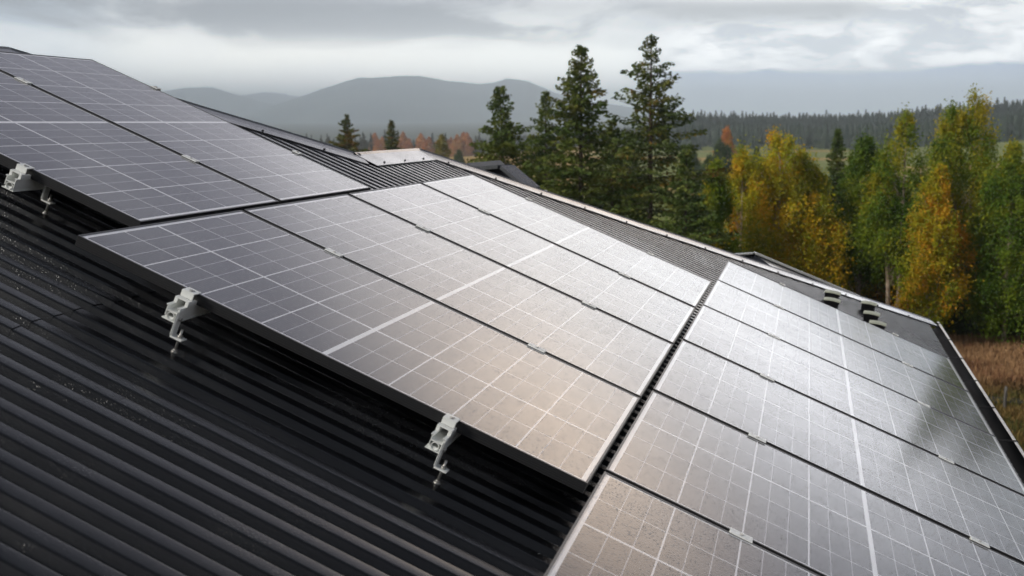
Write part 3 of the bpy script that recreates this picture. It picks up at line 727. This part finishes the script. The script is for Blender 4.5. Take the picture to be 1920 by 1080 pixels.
def broadleaf(seed, H, Rad, n=13000, matn='l_green', leaf=.088, base=.22, trunks=1, peaks=1):
    rng = np.random.default_rng(seed); b = MB(); cs = []; tone = []
    tops = []
    for k in range(max(trunks, peaks)):
        off = rng.normal(0, Rad*.25, 2) if k else np.zeros(2); hh = H*(1 if k == 0 else rng.uniform(.8, .95))
        tops.append((off, hh))
        if k < trunks:
            b.tube([(off[0]*.4, off[1]*.4, -.3), (off[0]*.6+rng.normal(0, .05), off[1]*.6+rng.normal(0, .05), hh*.35), (off[0]*.9, off[1]*.9, hh*.7), (off[0], off[1], hh*.97)], [H*.0125, H*.0095, H*.005, H*.001], 8)
    clumps = []
    for i in range(int(170*(Rad/1.6))):
        off, hh = tops[rng.integers(len(tops))]
        t = rng.beta(1.15, 1.25); z = hh*(base+(1-base)*t)
        env = Rad*(math.sin(min(1, (1-t)*1.25+.04)*math.pi/2)**.9)*(.55+.45*min(1, t*4+.25))/(1 if len(tops) == 1 else 1.15)
        a = rng.uniform(0, 6.283); r = env*math.sqrt(rng.uniform(.05, 1))*rng.uniform(.75, 1.15)
        c = np.array([off[0]*t+r*math.cos(a), off[1]*t+r*math.sin(a), z]); clumps.append((c, rng.uniform(.6, 1.4)*(.5+.5*(1-t)), rng.uniform(0, 1)))
        if i % 3 == 0:
            z0 = max(hh*.15, z-r*1.3-.3); b.tube([(off[0]*t, off[1]*t, z0), tuple(c)], [.018, .004], 3, caps=False)
    n = int(n*3.0); Rad *= 1.12; per = n//len(clumps)
    for c, sz, tn in clumps:
        q = rng.normal(0, 1, (per, 3))*np.array([.19, .19, .30])*sz*(Rad/1.6)**.5+c; q[:, 2] -= np.abs(rng.normal(0, .12, per))
        cs.append(q); tone.append(tn*.75+rng.uniform(0, .25, per))
    cen = np.concatenate(cs); m_ = len(cen)
    dirs = rng.normal(0, 1, (m_, 3)); dirs[:, 2] -= .6
    v, f_, tt = quads(cen, rng.uniform(.7, 1.3, m_)*leaf, rng.uniform(.6, 1., m_)*leaf*.8, dirs, rng, np.concatenate(tone))
    return b.mesh('trunk', M['birch_bark']), np_mesh('crown', v, f_, M[matn], attr=tt)
def tree(name, meshes, px, dist, label, cat='tree', scale=1., group=None, rot=None, sz=1.):
    d = azdir(px); x, y = CAM.x+d.x*dist, CAM.y+d.y*dist
    root = empty(name, (x, y, gz(x, y)-.05), (0, 0, random.uniform(0, 6.28) if rot is None else rot)); root.scale = (scale, scale, scale*sz)
    obj('trunk', meshes[0], root); obj('crown', meshes[1], root); tag(root, label, cat, group); return root
def top_h(py, dist): return (229-py)/F_PX*dist/math.cos(0)+CAM.z+7.0     # tree height so its tip reaches a pixel row

# firs in the middle
GF = 'fir trees behind the house'
tree('fir_tree', conifer(1, top_h(70, 36), 2.35, 1.25, 1.0, 1.0, rag=.24), 1092, 36, 'tallest dense dark fir at the photo centre, left of the rusty one', 'fir tree', group=GF)
tree('fir_tree', conifer(2, top_h(52, 35), 2.7, 1.0, .9, 1.05, rag=.34, matn='needle_dead', whorl=.34), 1222, 35, 'tall ragged fir with rusty brown twigs and long bare branches reaching right', 'fir tree', group=GF)
tree('fir_tree', conifer(3, top_h(148, 37), 2.2, 1.2, rag=.22), 962, 37, 'shorter pointed fir at the left end of the group, against the mountain', 'fir tree', group=GF)
tree('fir_tree', conifer(4, top_h(160, 41), 1.9, 1.2, rag=.25), 1022, 41, 'slim fir squeezed between the short left one and the tallest one', 'fir tree', group=GF)
tree('fir_tree', conifer(5, top_h(208, 39), 1.8, 1.2, rag=.25), 1155, 39, 'low fir filling the gap between the two tallest firs', 'fir tree', group=GF)
tree('fir_tree', conifer(6, top_h(262, 33), 1.6, 1.2, rag=.3), 1290, 33, 'low dark fir at the right foot of the rusty fir', 'fir tree', group=GF)
tree('fir_tree', conifer(7, top_h(290, 34), 1.4, 1.2, rag=.3), 990, 34, 'low fir behind the dark gable, beside the white vent box', 'fir tree', group=GF)
# autumn birches on the right
GB_ = 'autumn birches right of the firs'
bt = lambda *a, **k: broadleaf(*a, **k)
tree('birch_tree', bt(21, top_h(232, 43), 2.3, 22000, 'l_orange', peaks=3, trunks=3, base=.15), 1465, 43, 'broad birch turned bright orange and yellow, leftmost of the row', 'birch tree', group=GB_)
tree('birch_tree', bt(22, top_h(268, 42), 1.35, 11000, 'l_orange', base=.1), 1395, 42, 'lower birch with golden patches just left of the brightest orange one', 'birch tree', group=GB_)
tree('birch_tree', bt(23, top_h(300, 44), 1.1, 8000, 'l_orange', base=.1), 1535, 44, 'short orange birch in front of the dark narrow spruce', 'birch tree', group=GB_)
tree('birch_tree', bt(24, top_h(243, 45), 1.15, 8000, 'l_green', base=.3), 1621, 45, 'slender grey green birch right of the dark narrow spruce', 'birch tree', group=GB_)
tree('birch_tree', bt(25, top_h(206, 43), 1.5, 11000, 'l_green', base=.34, trunks=2), 1700, 43, 'green topped birch with the thickest pale trunk showing at the foot', 'birch tree', group=GB_)
tree('birch_tree', bt(26, top_h(300, 42), 1.3, 9000, 'l_mixed', base=.2), 1765, 42, 'low birch with rusty patches below the big green one', 'birch tree', group=GB_)
tree('birch_tree', bt(27, top_h(172, 46), 2.2, 19000, 'l_green', peaks=3, trunks=2, base=.15), 1828, 46, 'biggest green birch at the right, highest crown of the row', 'birch tree', group=GB_)
tree('birch_tree', bt(28, top_h(262, 43), 1.6, 12000, 'l_green', base=.12), 1905, 43, 'green birch cut by the right photo edge', 'birch tree', group=GB_)
tree('birch_tree', bt(29, top_h(330, 47), 1.5, 10000, 'l_mixed', base=.1), 1660, 47, 'mid height olive birch behind the pale trunks', 'birch tree', group=GB_)
tree('birch_tree', bt(30, top_h(290, 40), 1.1, 8000, 'l_green', base=.1), 1345, 40, 'fresh green birch beside the right foot of the rusty fir', 'birch tree', group=GB_)
for k, (px, dd, tp) in enumerate(((2040, 46, 150), (2105, 44, 60), (2190, 45, 110))):
    tree('birch_tree', bt(40+k, top_h(tp, dd), 1.8, 9000, 'l_green', base=.12), px, dd, ('green birch outside the right photo edge, first of three', 'tall green birch outside the right photo edge, its dark reflection on the panels', 'green birch outside the right photo edge, last of three')[k], 'birch tree', group='birches beyond the right edge')
tree('spruce_tree', conifer(31, top_h(232, 50), 1.2, 1.3, leaf=1.1), 1572, 50, 'dark narrow spruce standing between the orange and the grey green birches', 'spruce tree')
# undergrowth bushes along the wood edge
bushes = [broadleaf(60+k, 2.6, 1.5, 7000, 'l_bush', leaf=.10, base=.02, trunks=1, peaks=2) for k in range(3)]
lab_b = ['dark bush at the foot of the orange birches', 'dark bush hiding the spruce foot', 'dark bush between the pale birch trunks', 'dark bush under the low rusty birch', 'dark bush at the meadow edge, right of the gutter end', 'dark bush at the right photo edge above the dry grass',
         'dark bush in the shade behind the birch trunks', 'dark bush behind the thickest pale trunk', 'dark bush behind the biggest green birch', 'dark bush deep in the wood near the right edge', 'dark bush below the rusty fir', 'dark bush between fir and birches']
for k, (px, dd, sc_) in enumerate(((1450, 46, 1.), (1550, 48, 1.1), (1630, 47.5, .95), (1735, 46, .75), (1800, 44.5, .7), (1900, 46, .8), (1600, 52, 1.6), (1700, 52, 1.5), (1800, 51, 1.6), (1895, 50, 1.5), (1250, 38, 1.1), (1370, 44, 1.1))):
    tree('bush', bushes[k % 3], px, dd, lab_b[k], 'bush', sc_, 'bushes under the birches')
# trees half way to the far forest
tree('spruce_tree', conifer(51, 8.6, 2.3, 1.2, rag=.35, top_sparse=.5, matn='needle_dead', leaf=1.5), 648, 88, 'lone dark tree with a crooked thin top rising over the left flashing', 'spruce tree', scale=1.0)
tree('spruce_tree', conifer(52, 8.3, 1.7, 1.2, rag=.3, matn='needle_dead', leaf=1.3), 736, 105, 'smaller dark tree with an orange tinge, right of the crooked one', 'spruce tree')
tree('bush', broadleaf(53, 7.0, 1.6, 5000, 'far_y', leaf=.2, base=.05), 828, 170, 'pale yellow bush at the edge of the golden meadow', 'bush')
midm = [broadleaf(70+k, 6.5, 2.2, 6000, 'mid_g', leaf=.18, base=.03, peaks=2) for k in range(3)]
mids = [(1330, 120, .75, 'grey green round tree right of the rusty fir'), (1375, 100, .6, 'lighter green round tree over the left birch'), (1352, 160, 1.0, 'round tree below the single orange one'), (1295, 150, .9, 'round tree half hidden by the rusty fir branches'),
        (1420, 150, .85, 'round tree just above the orange birch top'), (905, 130, .6, 'round tree left of the short fir'), (1180, 110, .8, 'round tree seen through the gap of the tall firs'), (1500, 190, .8, 'round tree on the meadow above the orange birch'), (1650, 200, .8, 'round tree above the grey green birch'), (860, 200, .7, 'round tree on the golden meadow')]
for k, (px, dd, sc_, lb) in enumerate(mids): tree('field_tree', midm[k % 3], px, dd, lb, 'tree', sc_, 'round trees in the fields')
tree('field_tree', broadleaf(81, 6, 1.2, 2500, 'far_o', leaf=.25, base=.2), 1363, 175, 'small bright orange tree in front of the far forest', 'tree', 1.35)

# far forest: counted conifers along the front, the mass behind them as one
fvar = [conifer(90+k, 16, 2.4, .55, 1.6, 5.0, rag=.25, matn='far', whorl=1.3) for k in range(4)]
fo = [broadleaf(95+k, 12, 3.2, 900, 'far_o', leaf=1.1, base=.05) for k in range(2)]
def far_tree(meshes, px, dist, s, nm, lab, grp, cat):
    d = azdir(px); x, y = CAM.x+d.x*dist, CAM.y+d.y*dist
    root = empty(nm, (x, y, gz(x, y)-.3), (0, 0, random.uniform(0, 6.28))); root.scale = (s*random.uniform(.85, 1.2), s*random.uniform(.85, 1.2), s)
    obj('trunk', meshes[0], root); obj('crown', meshes[1], root); tag(root, lab, cat, grp)
LR = 'conifer of the dark forest edge on the right horizon'
LL = 'conifer of the hazy forest edge under the mountain'
LO = 'orange broadleaf tree of the hazy forest under the mountain'
random.seed(5)
px = 1296
while px < 1990:
    tp = float(np.interp(px, [1290, 1450, 1600, 1700, 1800, 1920, 2000], [209, 213, 211, 205, 198, 187, 182]))+random.uniform(-7, 6)
    dist = 560+random.uniform(-18, 18); d = azdir(px); base = gz(CAM.x+d.x*dist, CAM.y+d.y*dist)
    hh = (229-tp)/F_PX*dist+CAM.z-base
    far_tree(fvar[random.randrange(4)], px, dist, hh/16, 'conifer', LR, 'far conifers on the right', 'conifer')
    px += random.uniform(3.5, 8.5)
px = 560
while px < 905:
    tp = 254+random.uniform(-14, 8)+(6 if px < 640 else 0)
    dist = 520+random.uniform(-20, 20); d = azdir(px); base = gz(CAM.x+d.x*dist, CAM.y+d.y*dist)
    hh = (229-tp)/F_PX*dist+CAM.z-base
    org = (700 < px < 720) or (745 < px < 768) or (785 < px < 905 and random.random() < .75)
    if 768 < px < 783: px += 4; continue
    if org: far_tree(fo[random.randrange(2)], px, dist-12, max(.3, (hh-1.5)/12), 'autumn_tree', LO, 'far orange trees', 'tree')
    else: far_tree(fvar[random.randrange(4)], px, dist, hh/16, 'conifer', LL, 'far conifers on the left', 'conifer')
    px += random.uniform(4, 8)
# forest mass behind: every tree a ragged cone, all one object
def forest_mass(name, x0, x1, d0, d1, topf, n, label, m):
    rng = np.random.default_rng(len(name)+abs(int(x0))); V, F_, tn = [], [], []; base_i = 0
    for k in range(n):
        px = rng.uniform(x0, x1); dist = rng.uniform(d0, d1); d = azdir(px); x, y = CAM.x+d.x*dist, CAM.y+d.y*dist; zb = gz(x, y)
        hh = max(4, (229-(topf(px)+rng.uniform(-3, 9)))/F_PX*dist+CAM.z-zb); rr_ = rng.uniform(1.4, 2.4)
        for lv in range(5):
            z1 = zb+hh*(lv/5); z2 = zb+hh*min(1, (lv+1.7)/5); r_ = rr_*(1-lv/5.6)
            a = np.arange(6)/6*6.283+rng.uniform(0, 1); rad = r_*rng.uniform(.7, 1.3, 6)
            V.append(np.stack([x+rad*np.cos(a), y+rad*np.sin(a), np.full(6, z1)+rng.uniform(-.5, .5, 6)], 1)); V.append(np.array([[x, y, z2]]))
            for j in range(6): F_.append((base_i+j, base_i+(j+1) % 6, base_i+6)); tn.append(rng.uniform(0, 1))
            base_i += 7
    o = obj(name, np_mesh(name, np.concatenate(V), np.array(F_), M[m], attr=np.array(tn))); tag(o, label, 'forest', kind='stuff')
forest_mass('far_forest', 1240, 2400, 575, 680, lambda p: np.interp(p, [1240, 1450, 1600, 1700, 1800, 1920, 2400], [213, 217, 215, 209, 202, 191, 180]), 1500, 'dark conifer forest closing the view on the right', 'far')
forest_mass('far_wood', -300, 1300, 540, 900, lambda p: np.interp(p, [-300, 560, 900, 1300], [262, 262, 262, 225]), 1300, 'hazy mixed forest at the foot of the mountain', 'far')

forest_mass('near_wood', 1270, 2400, 400, 540, lambda p: np.interp(p, [1270, 1450, 1600, 1700, 1800, 1920, 2400], [226, 232, 230, 224, 218, 210, 195]), 700, 'lower young conifers in front of the dark forest on the right', 'far')
# dry grass in front of the wood and the track with its fence
def b_grass(gg, p):
    a = gg.n('ShaderNodeAttribute'); a.attribute_name = 'tone'; gp = gg.n('ShaderNodeNewGeometry').outputs['Position']
    v = gg.m('ADD', gg.m('MULTIPLY', a.outputs['Fac'], .5), gg.m('ADD', gg.m('MULTIPLY', gg.noise(gp, .8, 5, .7), .45), gg.m('MULTIPLY', gg.step(gg.noise(gp, .28, 3), .38, .62), .4)))
    sp = gg.n('ShaderNodeSeparateXYZ'); gg.put(sp.inputs[0], gp)
    dry = gg.ramp(v, [(.2, (.11, .05, .028)), (.5, (.24, .115, .06)), (.8, (.40, .24, .12))])
    grn = gg.ramp(v, [(.2, (.035, .045, .014)), (.5, (.085, .085, .022)), (.8, (.20, .13, .045))])
    gg.put(p.inputs['Base Color'], gg.mix(gg.step(sp.outputs[1], 31.0, 33.5), grn, dry))
M['grass'] = mat('dry_grass_blades', (.2, .12, .06), .8, spec=.1, build=b_grass)
ng = 60000; rng = np.random.default_rng(3)
ga = np.radians(rng.uniform(x2az(1700), x2az(2080), ng)); gr = 14+30*rng.uniform(0, 1, ng)**.7
X_, Y_ = CAM.x+gr*np.sin(ga), CAM.y+gr*np.cos(ga)
keep = ~((gr > 33.9) & (gr < 34.8)) | (rng.uniform(0, 1, ng) < .4); X_, Y_, gr = X_[keep], Y_[keep], gr[keep]
hgt = rng.uniform(.08, .30, len(X_))*np.where(gr > 36, 1.2, .75); Zg = ground_h(X_, Y_)
cen = np.stack([X_, Y_, Zg+hgt*.4], 1); dr = rng.normal(0, .28, (len(X_), 3)); dr[:, 2] = 1
v_, f_, t_ = quads(cen, hgt, rng.uniform(.02, .05, len(X_)), dr, rng, rng.uniform(0, 1, len(X_)))
tag(obj('grass', np_mesh('grass', v_, f_, M['grass'], attr=t_)), 'brown and green grass on the slope below the wood', 'grass', kind='stuff')
b = MB(); pts_i, pts_o = [], []
for k in range(25):
    a = math.radians(x2az(1560)+(x2az(2300)-x2az(1560))*k/24); 
    for r_, l_ in ((34.0, pts_i), (34.7, pts_o)):
        x, y = CAM.x+r_*math.sin(a), CAM.y+r_*math.cos(a); l_.append((x, y, gz(x, y)+.05))
for k in range(24): b.face([pts_i[k], pts_i[k+1], pts_o[k+1], pts_o[k]])
M['track'] = mat('grey_gravel_track', (.09, .09, .085), .9, spec=.2, build=lambda gg, p: gg.put(p.inputs['Base Color'], gg.mix(gg.noise(gg.n('ShaderNodeNewGeometry').outputs['Position'], 1.5, 5), (.03, .032, .026), (.09, .085, .07))))
tag(b.build('path', M['track']), kind='structure')
M['post'] = mat('grey_weathered_wood', (.16, .14, .12), .9, build=b_bark((.10, .09, .08), (.24, .22, .19)))
for k, (px, lb) in enumerate(((1914, 'grey wooden fence post at the right photo edge, in the dry grass'), (2030, 'grey wooden fence post outside the right photo edge'))):
    d = azdir(px); x, y = CAM.x+d.x*33.2, CAM.y+d.y*33.2; b = MB(); b.tube([(x, y, gz(x, y)-.2), (x+.01, y, gz(x, y)+.62), (x+.01, y, gz(x, y)+.66)], [.045, .04, .02], 8)
    tag(b.build('fence_post', M['post']), lb, 'fence post', 'fence posts beside the track')

# ------------------------------------------------------------------ air
b = MB(); b.box(-6500, 6500, -3000, 7000, -90, 172)
hz = bpy.data.materials.new('haze_air'); hz.use_nodes = True; t = hz.node_tree; t.nodes.clear()
pv = t.nodes.new('ShaderNodeVolumePrincipled'); pv.inputs['Color'].default_value = (.84, .94, 1.0, 1); pv.inputs['Density'].default_value = 4.4e-4; pv.inputs['Anisotropy'].default_value = 0.7
oo = t.nodes.new('ShaderNodeOutputMaterial'); t.links.new(pv.outputs[0], oo.inputs['Volume'])
tag(b.build('haze', hz), 'pale bluish haze over the valley', 'haze', kind='stuff')
